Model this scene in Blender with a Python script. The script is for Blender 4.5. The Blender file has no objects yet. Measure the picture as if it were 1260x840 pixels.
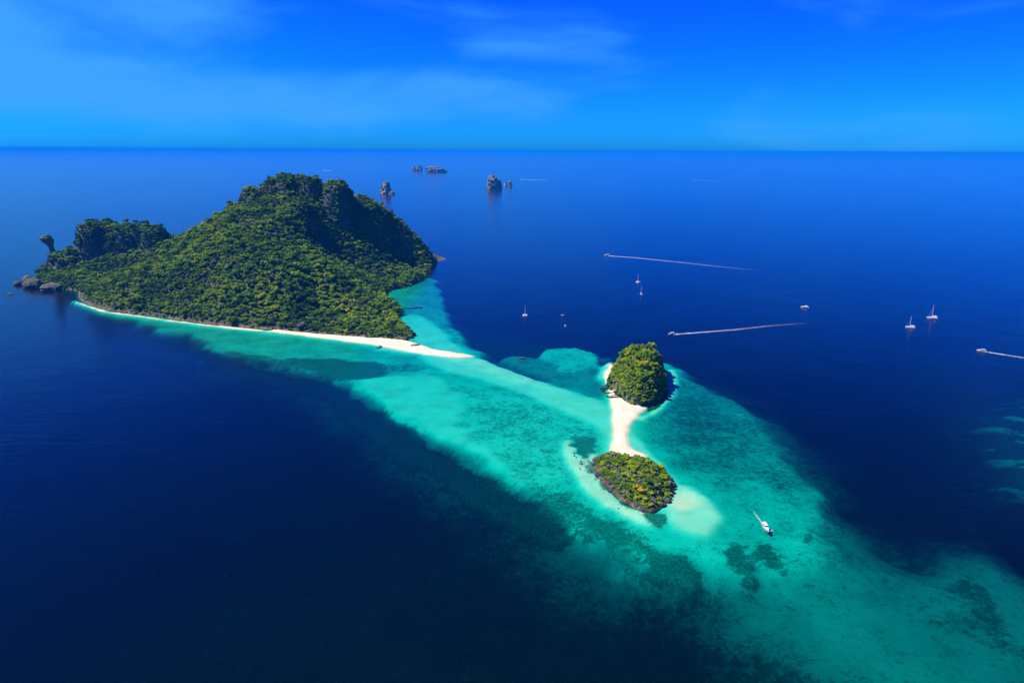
import bpy, math, random
import numpy as np
from mathutils import Matrix, Vector

random.seed(7)
rng = np.random.default_rng(7)
S = bpy.context.scene
COL = S.collection
R = math.radians

# ------------------------------------------------------------------ camera
CAM_H = 250.0
W, H, F = 1260.0, 840.0, 840.0
PITCH, ROLL = R(15.66), R(0.30)
cam_data = bpy.data.cameras.new('camera')
cam = bpy.data.objects.new('camera', cam_data)
COL.objects.link(cam)
cam_data.sensor_width = 36.0
cam_data.lens = 36.0 * F / W
cam_data.clip_start = 1.0
cam_data.clip_end = 500000.0
cam.matrix_world = Matrix.Translation((0, 0, CAM_H)) @ Matrix.Rotation(R(90) - PITCH, 4, 'X') @ Matrix.Rotation(ROLL, 4, 'Z')
S.camera = cam

# ------------------------------------------------------------------ sky and sun
SUN_EL, SUN_AZ = R(57), R(-93)          # azimuth from +Y towards +X
world = bpy.data.worlds.new('World')
S.world = world
world.use_nodes = True
wn, wl = world.node_tree.nodes, world.node_tree.links
bg = wn['Background']
bg.inputs['Strength'].default_value = 0.15
sky = wn.new('ShaderNodeTexSky')
sky.sky_type = 'NISHITA'
sky.sun_disc = False
sky.sun_elevation = SUN_EL
sky.sun_rotation = SUN_AZ
sky.altitude = 100
sky.air_density = 1.0
sky.dust_density = 0.25
sky.ozone_density = 5.0
tint = wn.new('ShaderNodeMix'); tint.data_type = 'RGBA'; tint.blend_type = 'MULTIPLY'
tint.inputs['Factor'].default_value = 1.0
tint.inputs['B'].default_value = (0.003, 0.067, 0.27, 1)
deep = wn.new('ShaderNodeGamma'); deep.inputs['Gamma'].default_value = 1.8      # deepens the clear sky overhead
wl.new(sky.outputs['Color'], deep.inputs['Color']); wl.new(deep.outputs['Color'], tint.inputs['A'])
# thin clouds: noise over the sky direction, stretched along the horizon
geo = wn.new('ShaderNodeTexCoord')
sep = wn.new('ShaderNodeSeparateXYZ'); wl.new(geo.outputs['Generated'], sep.inputs[0])


def wmath(op, a, b=None, c=None):
    m = wn.new('ShaderNodeMath'); m.operation = op
    for i, v in enumerate((a, b, c)):
        if v is None: continue
        if isinstance(v, (int, float)): m.inputs[i].default_value = v
        else: wl.new(v, m.inputs[i])
    return m.outputs[0]


def wmap(v, a, b, c=0.0, d=1.0):
    m = wn.new('ShaderNodeMapRange'); m.interpolation_type = 'SMOOTHSTEP'
    wl.new(v, m.inputs[0])
    for i, k in enumerate((a, b, c, d)): m.inputs[i + 1].default_value = k
    return m.outputs[0]


mapn = wn.new('ShaderNodeMapping'); mapn.inputs['Scale'].default_value = (1.0, 1.0, 3.2)
wl.new(geo.outputs['Generated'], mapn.inputs[0])
cn = wn.new('ShaderNodeTexNoise'); cn.inputs['Scale'].default_value = 3.4; cn.inputs['Detail'].default_value = 7
cn.inputs['Roughness'].default_value = 0.5; cn.inputs['Distortion'].default_value = 0.4
wl.new(mapn.outputs[0], cn.inputs['Vector'])
cl = cn.outputs['Fac']
# a cloud bank in the western sky and a low streak below it
az = wmath('ARCTAN2', sep.outputs[0], sep.outputs[1])
el = wmath('ARCSINE', sep.outputs[2])
bank = wmath('MULTIPLY', wmap(az, R(-10), R(-32)), wmath('MULTIPLY', wmap(el, R(17), R(8)), wmap(el, R(0), R(6))))
bank = wmath('MULTIPLY', bank, wmap(az, R(-95), R(-60)))
streak = wmath('MULTIPLY', wmap(az, R(16), R(-8)), wmap(wmath('ABSOLUTE', wmath('SUBTRACT', el, R(4.0))), R(3.6), R(0.4)))
streak = wmath('MULTIPLY', streak, wmap(az, R(-95), R(-50)))
thin = wmap(cl, 0.60, 0.9, 0.0, 0.10)
cover = wmath('MAXIMUM', bank, wmath('MULTIPLY', streak, 0.85))
csum = wmath('ADD', wmath('MULTIPLY', cl, 1.3), wmath('MULTIPLY', cover, 0.48))
dens = wmap(csum, 0.70, 1.12)
dens = wmath('MINIMUM', wmath('MAXIMUM', dens, thin), 1.0)
dens = wmath('MULTIPLY', dens, 0.85)
cmix = wn.new('ShaderNodeMix'); cmix.data_type = 'RGBA'
wl.new(dens, cmix.inputs['Factor']); wl.new(tint.outputs['Result'], cmix.inputs['A'])
cmix.inputs['B'].default_value = (0.30, 1.95, 4.6, 1)
wl.new(cmix.outputs['Result'], bg.inputs['Color'])

sun_dir = Vector((math.sin(SUN_AZ) * math.cos(SUN_EL), math.cos(SUN_AZ) * math.cos(SUN_EL), math.sin(SUN_EL)))
sd = bpy.data.lights.new('sun', 'SUN')
sd.energy = 5.0
sd.angle = R(0.5)
sd.color = (1.0, 0.93, 0.80)
so = bpy.data.objects.new('sun', sd)
COL.objects.link(so)
so.location = (-400, 200, 600)
so.rotation_euler = sun_dir.to_track_quat('Z', 'Y').to_euler()

S.view_settings.view_transform = 'Standard'
S.view_settings.look = 'None'
S.view_settings.exposure = 0.4
S.view_settings.gamma = 1.0
S.view_settings.use_curve_mapping = False
S.render.engine = 'CYCLES'
S.cycles.use_denoising = True
S.cycles.max_bounces = 10
S.cycles.diffuse_bounces = 3
S.cycles.glossy_bounces = 3
S.cycles.transparent_max_bounces = 12
S.cycles.volume_bounces = 1
S.cycles.caustics_reflective = False
S.cycles.caustics_refractive = False

# ------------------------------------------------------------------ survey: bearings from the viewpoint to map points
MW = np.array(cam.matrix_world)
RX, UP, BK = MW[:3, 0], MW[:3, 1], MW[:3, 2]


def ray(px, py):
    return RX * ((px - W / 2) / F) - UP * ((py - H / 2) / F) - BK


def sea(px, py, z=0.0):
    d = ray(px, py)
    t = (z - CAM_H) / d[2]
    return np.array([d[0] * t, d[1] * t])


def atY(px, py, Y):
    d = ray(px, py)
    t = Y / d[1]
    return np.array([d[0] * t, Y, CAM_H + d[2] * t])


def seas(pts):
    return np.array([sea(*p) for p in pts])


# ------------------------------------------------------------------ numeric helpers
def _hash(ix, iy, seed):
    h = (ix.astype(np.int64) * 374761393 + iy.astype(np.int64) * 668265263 + seed * 1442695041) & 0x7fffffff
    h = ((h ^ (h >> 13)) * 1274126177) & 0x7fffffff
    return ((h ^ (h >> 16)) & 0xffff) / 65535.0


def vnoise(x, y, seed=0):
    ix, iy = np.floor(x), np.floor(y)
    fx, fy = x - ix, y - iy
    fx, fy = fx * fx * (3 - 2 * fx), fy * fy * (3 - 2 * fy)
    a, b = _hash(ix, iy, seed), _hash(ix + 1, iy, seed)
    c, d = _hash(ix, iy + 1, seed), _hash(ix + 1, iy + 1, seed)
    return (a * (1 - fx) + b * fx) * (1 - fy) + (c * (1 - fx) + d * fx) * fy


def fbm(x, y, scale, seed=0, octv=4):
    """noise in -1..1, features about `scale` metres"""
    s, a, t = 0, 1.0, 0
    for k in range(octv):
        s = s + a * (vnoise(x / scale * 2 ** k + 17.3 * k, y / scale * 2 ** k - 9.1 * k, seed + k) * 2 - 1)
        t += a; a *= 0.55
    return s / t * 1.6


def sstep(a, b, v):
    t = np.clip((v - a) / (b - a), 0, 1)
    return t * t * (3 - 2 * t)


def seg_dist(x, y, P, closed):
    n = len(P)
    d2 = np.full(x.shape, 1e18)
    for i in range(n if closed else n - 1):
        a, b = P[i], P[(i + 1) % n]
        e = b - a
        t = np.clip(((x - a[0]) * e[0] + (y - a[1]) * e[1]) / (e @ e + 1e-9), 0, 1)
        d2 = np.minimum(d2, (x - a[0] - t * e[0]) ** 2 + (y - a[1] - t * e[1]) ** 2)
    return np.sqrt(d2)


def poly_sdf(x, y, P):
    """signed distance, positive inside"""
    ins = np.zeros(x.shape, bool)
    n = len(P)
    for i in range(n):
        a, b = P[i], P[(i + 1) % n]
        c = ((a[1] > y) != (b[1] > y)) & (x < (b[0] - a[0]) * (y - a[1]) / (b[1] - a[1] + 1e-12) + a[0])
        ins ^= c
    d = seg_dist(x, y, P, True)
    return np.where(ins, d, -d)


def smooth_poly(P, it=2):
    P = np.asarray(P, float)
    for _ in range(it):
        Q = np.roll(P, -1, 0)
        P = np.stack([P * .75 + Q * .25, P * .25 + Q * .75], 1).reshape(-1, 2)
    return P


# ------------------------------------------------------------------ materials
class NT:
    def __init__(self, name):
        self.m = bpy.data.materials.new(name)
        self.m.use_nodes = True
        self.t = self.m.node_tree
        self.b = self.t.nodes.get('Principled BSDF')
        self.out = self.t.nodes.get('Material Output')

    def n(self, kind, **kw):
        nd = self.t.nodes.new(kind)
        for k, v in kw.items(): setattr(nd, k, v)
        return nd

    def link(self, a, b): self.t.links.new(a, b)

    def put(self, sock, v):
        if isinstance(v, (int, float, tuple)): sock.default_value = v
        else: self.link(v, sock)

    def math(self, op, a, b=0.0, c=0.0):
        m = self.n('ShaderNodeMath', operation=op)
        self.put(m.inputs[0], a); self.put(m.inputs[1], b); self.put(m.inputs[2], c)
        return m.outputs[0]

    def noise(self, scale, detail=4, rough=0.55, vec=None, dist=0.0):
        nz = self.n('ShaderNodeTexNoise')
        nz.inputs['Scale'].default_value = scale
        nz.inputs['Detail'].default_value = detail
        nz.inputs['Roughness'].default_value = rough
        nz.inputs['Distortion'].default_value = dist
        if vec is None: vec = self.pos()
        self.link(vec, nz.inputs['Vector'])
        return nz.outputs['Fac']

    def pos(self):
        if not hasattr(self, '_p'): self._p = self.n('ShaderNodeNewGeometry').outputs['Position']
        return self._p

    def scaled(self, s):
        mp = self.n('ShaderNodeMapping'); mp.inputs['Scale'].default_value = s
        self.link(self.pos(), mp.inputs[0])
        return mp.outputs[0]

    def map(self, v, a, b, c=0.0, d=1.0, smooth=True):
        m = self.n('ShaderNodeMapRange')
        if smooth: m.interpolation_type = 'SMOOTHSTEP'
        self.put(m.inputs[0], v)
        for i, k in enumerate((a, b, c, d)): self.put(m.inputs[i + 1], k)
        return m.outputs[0]

    def mix(self, f, a, b):
        m = self.n('ShaderNodeMix', data_type='RGBA')
        self.put(m.inputs['Factor'], f)
        self.put(m.inputs['A'], a if not isinstance(a, tuple) else (*a, 1))
        self.put(m.inputs['B'], b if not isinstance(b, tuple) else (*b, 1))
        return m.outputs['Result']

    def attr(self, name, typ='GEOMETRY'):
        a = self.n('ShaderNodeAttribute', attribute_name=name, attribute_type=typ)
        return a.outputs['Fac']

    def bump(self, h, strength, dist):
        b = self.n('ShaderNodeBump')
        b.inputs['Strength'].default_value = strength
        b.inputs['Distance'].default_value = dist
        self.link(h, b.inputs['Height'])
        return b.outputs['Normal']


def paint(name, col, rough=0.4, metal=0.0):
    k = NT('mat_' + name)
    f = k.noise(1.3, 5, 0.6)
    c = k.mix(k.map(f, 0.35, 0.75, 0, 0.35), col, tuple(v * 0.72 for v in col))
    k.put(k.b.inputs['Base Color'], c)
    k.b.inputs['Roughness'].default_value = rough
    k.b.inputs['Metallic'].default_value = metal
    return k.m


def sand_material():
    k = NT('sand_and_reef')
    reef = k.attr('reef')
    n_big = k.noise(0.035, 5, 0.6)
    n_mid = k.noise(0.20, 7, 0.70, dist=0.8)
    n_fine = k.noise(0.7, 4, 0.65)
    nn = k.math('ADD', k.math('MULTIPLY', n_mid, 0.62), k.math('MULTIPLY', n_fine, 0.38))
    nn = k.math('ADD', k.math('MULTIPLY', nn, 0.8), k.math('MULTIPLY', n_big, 0.2))
    th = k.math('SUBTRACT', 0.66, k.math('MULTIPLY', reef, 0.34))
    m = k.map(k.math('SUBTRACT', nn, th), -0.07, 0.08)
    sand = k.mix(k.map(n_big, 0.35, 0.7), (0.76, 0.68, 0.47), (0.64, 0.56, 0.38))
    sand = k.mix(k.map(n_fine, 0.45, 0.8, 0, 0.3), sand, (0.54, 0.47, 0.33))
    zz = k.n('ShaderNodeSeparateXYZ'); k.link(k.pos(), zz.inputs[0])
    wet = k.map(k.math('ADD', zz.outputs[2], k.math('MULTIPLY', n_mid, 0.3)), 0.25, 0.65, 1.0, 0.0)
    wet = k.math('MULTIPLY', wet, k.map(zz.outputs[2], -0.12, 0.05))
    sand = k.mix(k.math('MULTIPLY', wet, 0.75), sand, (0.52, 0.43, 0.28))
    coral = k.mix(k.map(n_fine, 0.35, 0.65), (0.055, 0.085, 0.06), (0.26, 0.27, 0.17))
    k.put(k.b.inputs['Base Color'], k.mix(m, sand, coral))
    k.b.inputs['Roughness'].default_value = 0.9
    k.b.inputs['Specular IOR Level'].default_value = 0.1
    return k.m


def water_material():
    k = NT('sea_water')
    k.t.nodes.remove(k.b)
    w1 = k.noise(1.0, 3, 0.6, k.scaled((0.035, 0.13, 0.1)), 0.5)
    w2 = k.noise(1.0, 3, 0.6, k.scaled((0.14, 0.42, 0.3)), 0.3)
    w3 = k.noise(0.012, 3, 0.5)
    h = k.math('ADD', k.math('MULTIPLY', w1, 1.1), k.math('MULTIPLY', w2, 0.35))
    h = k.math('MULTIPLY', h, k.map(w3, 0.3, 0.7, 0.45, 1.0))
    nrm = k.bump(h, 0.5, 0.8)
    fr = k.n('ShaderNodeFresnel'); fr.inputs['IOR'].default_value = 1.333
    k.link(nrm, fr.inputs['Normal'])
    gl = k.n('ShaderNodeBsdfGlossy'); gl.inputs['Roughness'].default_value = 0.15
    k.link(nrm, gl.inputs['Normal'])
    gl.inputs['Color'].default_value = (0.9, 0.9, 0.9, 1)
    tr = k.n('ShaderNodeBsdfTransparent')
    mx = k.n('ShaderNodeMixShader')
    k.link(fr.outputs[0], mx.inputs[0]); k.link(tr.outputs[0], mx.inputs[1]); k.link(gl.outputs[0], mx.inputs[2])
    k.link(mx.outputs[0], k.out.inputs['Surface'])
    va = k.n('ShaderNodeVolumeAbsorption')
    # per metre: red 0.86, green 0.071, blue 0.061 (one minus colour, times the density)
    va.inputs['Color'].default_value = (0.02, 0.9195, 0.931, 1)
    va.inputs['Density'].default_value = 0.88
    k.link(va.outputs[0], k.out.inputs['Volume'])
    return k.m


def rock_material(name, base, pale, dark, green=0.0, f=1.0):
    k = NT(name)
    n1 = k.noise(0.06 * f, 6, 0.65, k.scaled((1, 1, 0.35)))
    n2 = k.noise(0.35 * f, 5, 0.7, k.scaled((1, 1, 0.4)))
    n3 = k.noise(0.11 * f, 5, 0.6)
    c = k.mix(k.map(n1, 0.35, 0.68), base, pale)
    c = k.mix(k.map(n2, 0.42, 0.62), c, dark)
    if green:
        g = k.mix(k.map(n2, 0.3, 0.7), (0.025, 0.055, 0.012), (0.06, 0.10, 0.02))
        c = k.mix(k.math('MULTIPLY', k.map(n3, 0.40, 0.52), green), c, g)
    # tide mark: the wet, algae-dark foot of the rock
    sp = k.n('ShaderNodeSeparateXYZ'); k.link(k.pos(), sp.inputs[0])
    wet = k.map(k.math('ADD', sp.outputs[2], k.math('MULTIPLY', n2, 1.6)), 1.0, 2.6, 1.0, 0.0)
    c = k.mix(k.math('MULTIPLY', wet, 0.8), c, (0.035, 0.03, 0.022))
    k.put(k.b.inputs['Base Color'], c)
    k.b.inputs['Roughness'].default_value = 0.85
    k.link(k.bump(n2, 0.8, 1.2), k.b.inputs['Normal'])
    return k.m


def leaf_material(name, c0, c1, c2):
    k = NT(name)
    info = k.n('ShaderNodeObjectInfo')
    rnd = info.outputs['Random']
    big = k.noise(0.02, 4, 0.6)
    fine = k.noise(0.9, 2, 0.5)
    t = k.math('ADD', k.math('MULTIPLY', rnd, 0.6), k.math('MULTIPLY', k.map(big, 0.3, 0.7), 0.4))
    c = k.mix(k.map(t, 0.1, 0.6), c0, c1)
    c = k.mix(k.map(t, 0.58, 0.98), c, c2)
    c = k.mix(k.map(fine, 0.3, 0.7, 0, 0.25), c, tuple(v * 0.6 for v in c1))
    k.t.nodes.remove(k.b)
    df = k.n('ShaderNodeBsdfDiffuse'); k.link(c, df.inputs['Color'])
    tl = k.n('ShaderNodeBsdfTranslucent'); k.link(c, tl.inputs['Color'])
    mx = k.n('ShaderNodeMixShader'); mx.inputs[0].default_value = 0.16
    k.link(df.outputs[0], mx.inputs[1]); k.link(tl.outputs[0], mx.inputs[2])
    k.link(mx.outputs[0], k.out.inputs['Surface'])
    return k.m


def soil_material():
    k = NT('forest_floor')
    n1 = k.noise(0.12, 6, 0.65)
    c = k.mix(k.map(n1, 0.35, 0.65), (0.030, 0.045, 0.012), (0.07, 0.075, 0.028))
    # bare limestone where the slope is steep
    g = k.n('ShaderNodeNewGeometry')
    sp = k.n('ShaderNodeSeparateXYZ'); k.link(g.outputs['True Normal'], sp.inputs[0])
    n2 = k.noise(0.10, 5, 0.7, k.scaled((1, 1, 0.35)))
    st = k.map(k.math('ADD', sp.outputs[2], k.math('MULTIPLY', k.math('SUBTRACT', n2, 0.5), 0.5)), 0.38, 0.52, 1.0, 0.0)
    rk = k.mix(k.map(n2, 0.4, 0.65), (0.045, 0.055, 0.035), (0.15, 0.145, 0.12))
    c = k.mix(st, c, rk)
    p = k.n('ShaderNodeSeparateXYZ'); k.link(k.pos(), p.inputs[0])
    shore = k.map(k.math('ADD', p.outputs[2], k.math('MULTIPLY', n2, 2.0)), 1.8, 4.0, 1.0, 0.0)
    c = k.mix(shore, c, k.mix(k.map(n2, 0.4, 0.6), (0.05, 0.032, 0.016), (0.20, 0.135, 0.075)))
    k.put(k.b.inputs['Base Color'], c)
    k.b.inputs['Roughness'].default_value = 0.95
    return k.m


M_SAND = sand_material()
M_WATER = water_material()
M_SOIL = soil_material()
M_ROCK = rock_material('limestone', (0.085, 0.075, 0.06), (0.20, 0.175, 0.145), (0.03, 0.028, 0.024), 0.6)
M_STACK = rock_material('limestone_overgrown', (0.50, 0.36, 0.27), (0.85, 0.66, 0.50), (0.07, 0.06, 0.055), 0.95, 0.35)
M_LEAF = {
    'green': leaf_material('leaf_green', (0.055, 0.135, 0.012), (0.130, 0.255, 0.014), (0.290, 0.390, 0.012)),
    'bright': leaf_material('leaf_bright', (0.160, 0.260, 0.006), (0.320, 0.410, 0.006), (0.480, 0.480, 0.008)),
    'lime': leaf_material('leaf_lime', (0.115, 0.235, 0.012), (0.215, 0.375, 0.014), (0.380, 0.490, 0.014)),
    'dark': leaf_material('leaf_dark', (0.030, 0.080, 0.020), (0.060, 0.130, 0.022), (0.120, 0.180, 0.026)),
    'grey': leaf_material('leaf_grey', (0.150, 0.160, 0.120), (0.220, 0.235, 0.170), (0.300, 0.300, 0.200)),
    'orange': leaf_material('leaf_orange', (0.42, 0.27, 0.03), (0.60, 0.38, 0.03), (0.66, 0.48, 0.08)),
}
M_BARK = paint('bark', (0.16, 0.12, 0.09), 0.9)
M_WHITE = paint('gelcoat_white', (0.80, 0.80, 0.78), 0.3)
M_GREYB = paint('deck_grey', (0.20, 0.21, 0.23), 0.6)
M_GLASS = paint('tinted_glass', (0.02, 0.03, 0.04), 0.1)
M_ALU = paint('mast_aluminium', (0.72, 0.74, 0.76), 0.45)
M_BLUE = paint('canvas_blue', (0.03, 0.08, 0.25), 0.8)
M_PURPLE = paint('canvas_purple', (0.10, 0.045, 0.16), 0.8)
M_WOOD = paint('hull_wood', (0.10, 0.055, 0.03), 0.6)
M_ENGINE = paint('engine_black', (0.03, 0.03, 0.035), 0.4)
M_RIBBON = paint('ribbon_cloth', (0.55, 0.08, 0.12), 0.8)


# ------------------------------------------------------------------ object helpers
def tag(o, label=None, cat=None, group=None, kind=None):
    if label: o['label'] = label
    if cat: o['category'] = cat
    if group: o['group'] = group
    if kind: o['kind'] = kind
    return o


def link_mesh(name, verts, faces, mat, parent=None, smooth=False):
    me = bpy.data.meshes.new(name)
    if isinstance(verts, np.ndarray): verts = verts.tolist()
    me.from_pydata(verts, [], faces)
    me.materials.append(mat)
    if smooth: me.shade_smooth()
    me.update()
    o = bpy.data.objects.new(name, me)
    COL.objects.link(o)
    if parent: o.parent = parent
    return o


def empty(name, loc=(0, 0, 0), rz=0.0):
    o = bpy.data.objects.new(name, None)
    o.empty_display_size = 1.0
    COL.objects.link(o)
    o.location = loc
    o.rotation_euler = (0, 0, rz)
    return o


def copy_tree(o, parent=None):
    c = o.copy()
    COL.objects.link(c)
    if parent is not None:
        c.parent = parent
    for ch in [q for q in bpy.data.objects if q.parent is o]:
        copy_tree(ch, c)
    return c


def grid_mesh(name, X, Y, Z, mat, keep=None, attrs=None, smooth=True):
    ny, nx = Z.shape
    co = np.stack([X, Y, Z], -1).reshape(-1, 3).astype(np.float32)
    idx = np.arange(ny * nx).reshape(ny, nx)
    q = np.stack([idx[:-1, :-1], idx[:-1, 1:], idx[1:, 1:], idx[1:, :-1]], -1)
    q = q.reshape(-1, 4) if keep is None else q[keep]
    used = np.unique(q)
    remap = np.zeros(ny * nx, np.int64); remap[used] = np.arange(len(used))
    q = remap[q].astype(np.int32)
    me = bpy.data.meshes.new(name)
    me.vertices.add(len(used)); me.vertices.foreach_set('co', co[used].ravel())
    me.loops.add(q.size); me.loops.foreach_set('vertex_index', q.ravel())
    me.polygons.add(len(q))
    me.polygons.foreach_set('loop_start', np.arange(0, q.size, 4, dtype=np.int32))
    me.polygons.foreach_set('loop_total', np.full(len(q), 4, np.int32))
    me.update(calc_edges=True)
    me.validate()
    for k, v in (attrs or {}).items():
        a = me.attributes.new(k, 'FLOAT', 'POINT')
        a.data.foreach_set('value', v.reshape(-1)[used].astype(np.float32))
    me.materials.append(mat)
    if smooth: me.shade_smooth()
    o = bpy.data.objects.new(name, me)
    COL.objects.link(o)
    return o


# ------------------------------------------------------------------ seabed, beach, sea
FAR = 150000.0


def axis(lo, hi, step, far_lo, far_hi):
    core = np.arange(lo, hi + step / 2, step)
    up, d, v = [], step, hi
    while v < far_hi:
        d *= 1.22; v += d; up.append(min(v, far_hi))
    dn, d, v = [], step, lo
    while v > far_lo:
        d *= 1.22; v -= d; dn.append(max(v, far_lo))
    return np.array(dn[::-1] + list(core) + up)


ax = axis(-680, 560, 3.0, -FAR, FAR)
ay = axis(232, 1300, 3.0, -FAR, FAR)
GX, GY = np.meshgrid(ax, ay)
near = (np.abs(GX) < 900) & (GY > 150) & (GY < 1900)
nx_, ny_ = GX[near], GY[near]

DEPTH = np.full(nx_.shape, 19.5)
DEPTH += 1.6 * fbm(nx_, ny_, 160, 3, 3)
REEF = np.full(nx_.shape, 0.8)


def layer(pts, depth=None, feather=6.0, warp=0.0, wscale=20.0, reef=None, line=None, seed=1, sm=2, amt=1.0):
    """lay a bank, channel or reef: polygon (or line of half-width `line`) given by bearings on the sea"""
    global DEPTH, REEF
    P = seas(pts)
    if line is None:
        s = poly_sdf(nx_, ny_, smooth_poly(P, sm))
    else:
        s = line - seg_dist(nx_, ny_, P, False)
    if warp: s = s + warp * fbm(nx_, ny_, wscale, seed, 4)
    m = sstep(-feather, feather, s) * amt
    if depth is not None: DEPTH = DEPTH * (1 - m) + depth * m
    if reef is not None: REEF = REEF * (1 - m) + reef * m


# deep slope beyond the reef, a little lighter
layer([(60, 380), (200, 430), (330, 480), (420, 520), (520, 590), (640, 660), (780, 740), (900, 720), (1010, 640),
       (1040, 580), (960, 500), (840, 430), (700, 420), (560, 380), (300, 340)], 12.5, 40, 20, 90, reef=0.30, seed=2)
# broad teal bank to the south east
layer([(870, 700), (960, 680), (1040, 620), (1090, 650), (1130, 690), (1180, 650), (1250, 660), (1400, 760), (1400, 960),
       (1120, 960), (1010, 850), (920, 760)], 8.6, 45, 18, 70, reef=0.28, seed=4)
layer([(1090, 740), (1160, 800), (1260, 860), (1400, 900), (1400, 960), (1120, 960)], 7.6, 40, 14, 60, seed=5)
layer([(960, 640), (1010, 610), (1060, 690), (1080, 760), (1010, 770), (950, 720)], 6.2, 28, 12, 50, seed=6)
# shelf
layer([(78, 360), (98, 378), (150, 392), (200, 402), (240, 420), (285, 438), (340, 450), (395, 462), (432, 474), (470, 500),
       (510, 522), (555, 552), (600, 577), (650, 605), (690, 632), (740, 660), (790, 684), (850, 700), (905, 704), (960, 700),
       (995, 672), (1010, 630), (1000, 592), (970, 556), (935, 528), (898, 500), (866, 475), (842, 456), (818, 440), (760, 440),
       (738, 452), (700, 466), (660, 461), (625, 448), (595, 436), (575, 420), (560, 400), (548, 380), (540, 355), (538, 335),
       (500, 330), (300, 370)], 2.3, 16, 17, 50, reef=0.30, seed=7)
# bay between the spit and the round islet: a little deeper
layer([(600, 437), (640, 452), (690, 472), (745, 488), (748, 470), (735, 450), (700, 440), (650, 430)], 4.4, 14, 6, 30, reef=0.3, seed=8)
layer([(666, 432), (690, 424), (722, 428), (748, 438), (735, 452), (700, 456), (676, 450)], 1.9, 6, 16, 22, reef=0.35, seed=9)
# east bay of the big island
layer([(478, 352), (505, 352), (530, 335), (545, 352), (552, 380), (560, 405), (580, 425), (540, 425), (512, 415), (490, 388)],
      2.6, 14, 8, 30, reef=0.35, seed=10)
layer([(474, 356), (500, 353), (516, 346), (520, 362), (500, 376), (478, 370)], 1.9, 10, 6, 20, reef=0.35, seed=11)
layer([(484, 390), (515, 384), (540, 398), (560, 420), (588, 437), (545, 437), (512, 422), (500, 408)], 0.9, 7, 5, 25, reef=0.12, seed=12)
layer([(495, 378), (518, 377)], reef=0.9, line=3, feather=4, warp=4, wscale=12)
# dark coral edge of the shelf
layer([(235, 420), (300, 442), (345, 452), (400, 464), (436, 480), (472, 505), (555, 556), (640, 602), (700, 640),
       (690, 662), (640, 632), (560, 592), (500, 556), (450, 524), (415, 494), (392, 476), (330, 466), (255, 440)],
      9.0, 6, 8, 24, reef=1.2, seed=13)
# bright sand and seagrass on the shelf
layer([(360, 436), (420, 440), (470, 444), (480, 458), (440, 466), (390, 458), (340, 446)], 2.6, 7, 6, 22, reef=0.78, seed=14)
layer([(270, 428), (330, 436), (390, 452), (340, 448), (285, 438)], reef=0.7, feather=6, warp=6, wscale=20, seed=15)
layer([(478, 446), (520, 446), (528, 452), (500, 456), (478, 454)], 3.0, 6, 4, 18, reef=0.5, seed=16)
layer([(428, 470), (470, 460), (540, 458), (570, 480), (600, 520), (620, 560), (650, 596), (610, 572), (560, 544), (500, 512),
       (462, 488)], 1.3, 8, 8, 30, reef=0.16, seed=17)
layer([(545, 474), (600, 468), (680, 492), (735, 520), (742, 548), (700, 592), (660, 596), (620, 570), (570, 520)],
      1.7, 10, 10, 30, reef=0.40, seed=18)
layer([(505, 430), (585, 437), (640, 457), (680, 472), (720, 484), (756, 496), (756, 545), (735, 522), (690, 502), (600, 466),
       (540, 454)], 0.85, 6, 3, 20, reef=0.08, seed=19)
layer([(540, 440), (585, 439), (640, 460), (690, 480), (640, 472), (580, 452)], 0.62, 5, 3, 20, reef=0.0, seed=20)
# reef flat east and south of the islets
layer([(800, 505), (826, 462), (880, 475), (930, 505), (985, 550), (1015, 600), (1005, 650), (940, 640), (885, 600), (840, 575),
       (800, 545)], 4.6, 22, 14, 34, reef=0.46, seed=21)
layer([(828, 470), (860, 480), (900, 520), (920, 560), (870, 560), (830, 520)], 4.6, 14, 12, 25, reef=0.58, seed=22)
layer([(640, 588), (690, 600), (740, 635), (800, 660), (860, 690), (800, 690), (740, 662), (690, 636)], 2.2, 8, 8, 22, reef=0.72, seed=23)
layer([(900, 600), (960, 590), (1010, 630), (990, 680), (930, 690), (890, 650)], 3.4, 18, 14, 28, reef=0.34, seed=24)
layer([(765, 686), (810, 684), (852, 694), (850, 712), (800, 714)], 4.0, 7, 10, 14, reef=0.9, seed=25)
layer([(884, 674), (915, 668), (930, 690), (912, 696)], 3.2, 4, 8, 10, reef=0.9, seed=26)
layer([(925, 668), (945, 664), (966, 698), (950, 692)], 3.2, 4, 8, 10, reef=0.9, seed=27)
layer([(915, 702), (932, 702), (930, 712), (918, 711)], 3.6, 2.5, 2, 10, reef=1.0, seed=28)
layer([(990, 650), (1001, 650), (998, 668), (990, 664)], 3.4, 2.5, 2, 10, reef=1.0, seed=29)
# streaks on the far bank
layer([(1185, 690), (1215, 725), (1240, 775)], 8.0, 12, 5, 18, reef=0.8, line=3, seed=30)
layer([(1140, 715), (1200, 705), (1225, 755), (1170, 757)], 8.0, 18, 9, 30, reef=0.5, seed=31)
layer([(1165, 560), (1215, 620), (1275, 690), (1330, 690), (1330, 470), (1225, 480)], 24.0, 10, 6, 40, reef=0.9, seed=32)
P_ = seas([(1190, 500), (1270, 470), (1330, 500), (1320, 610), (1225, 590)])
st_ = fbm((nx_ * .86 - ny_ * .5) / 2.6, (nx_ * .5 + ny_ * .86) * 1.3, 12, 33, 4)
m_ = sstep(-35, 30, poly_sdf(nx_, ny_, P_))
DEPTH = DEPTH * (1 - m_) + 9.0 * m_ - 2.4 * m_ * sstep(0.1, 0.7, st_)
REEF = REEF * (1 - m_) + (1.25 - 1.25 * sstep(0.1, 0.6, st_)) * m_
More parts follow.
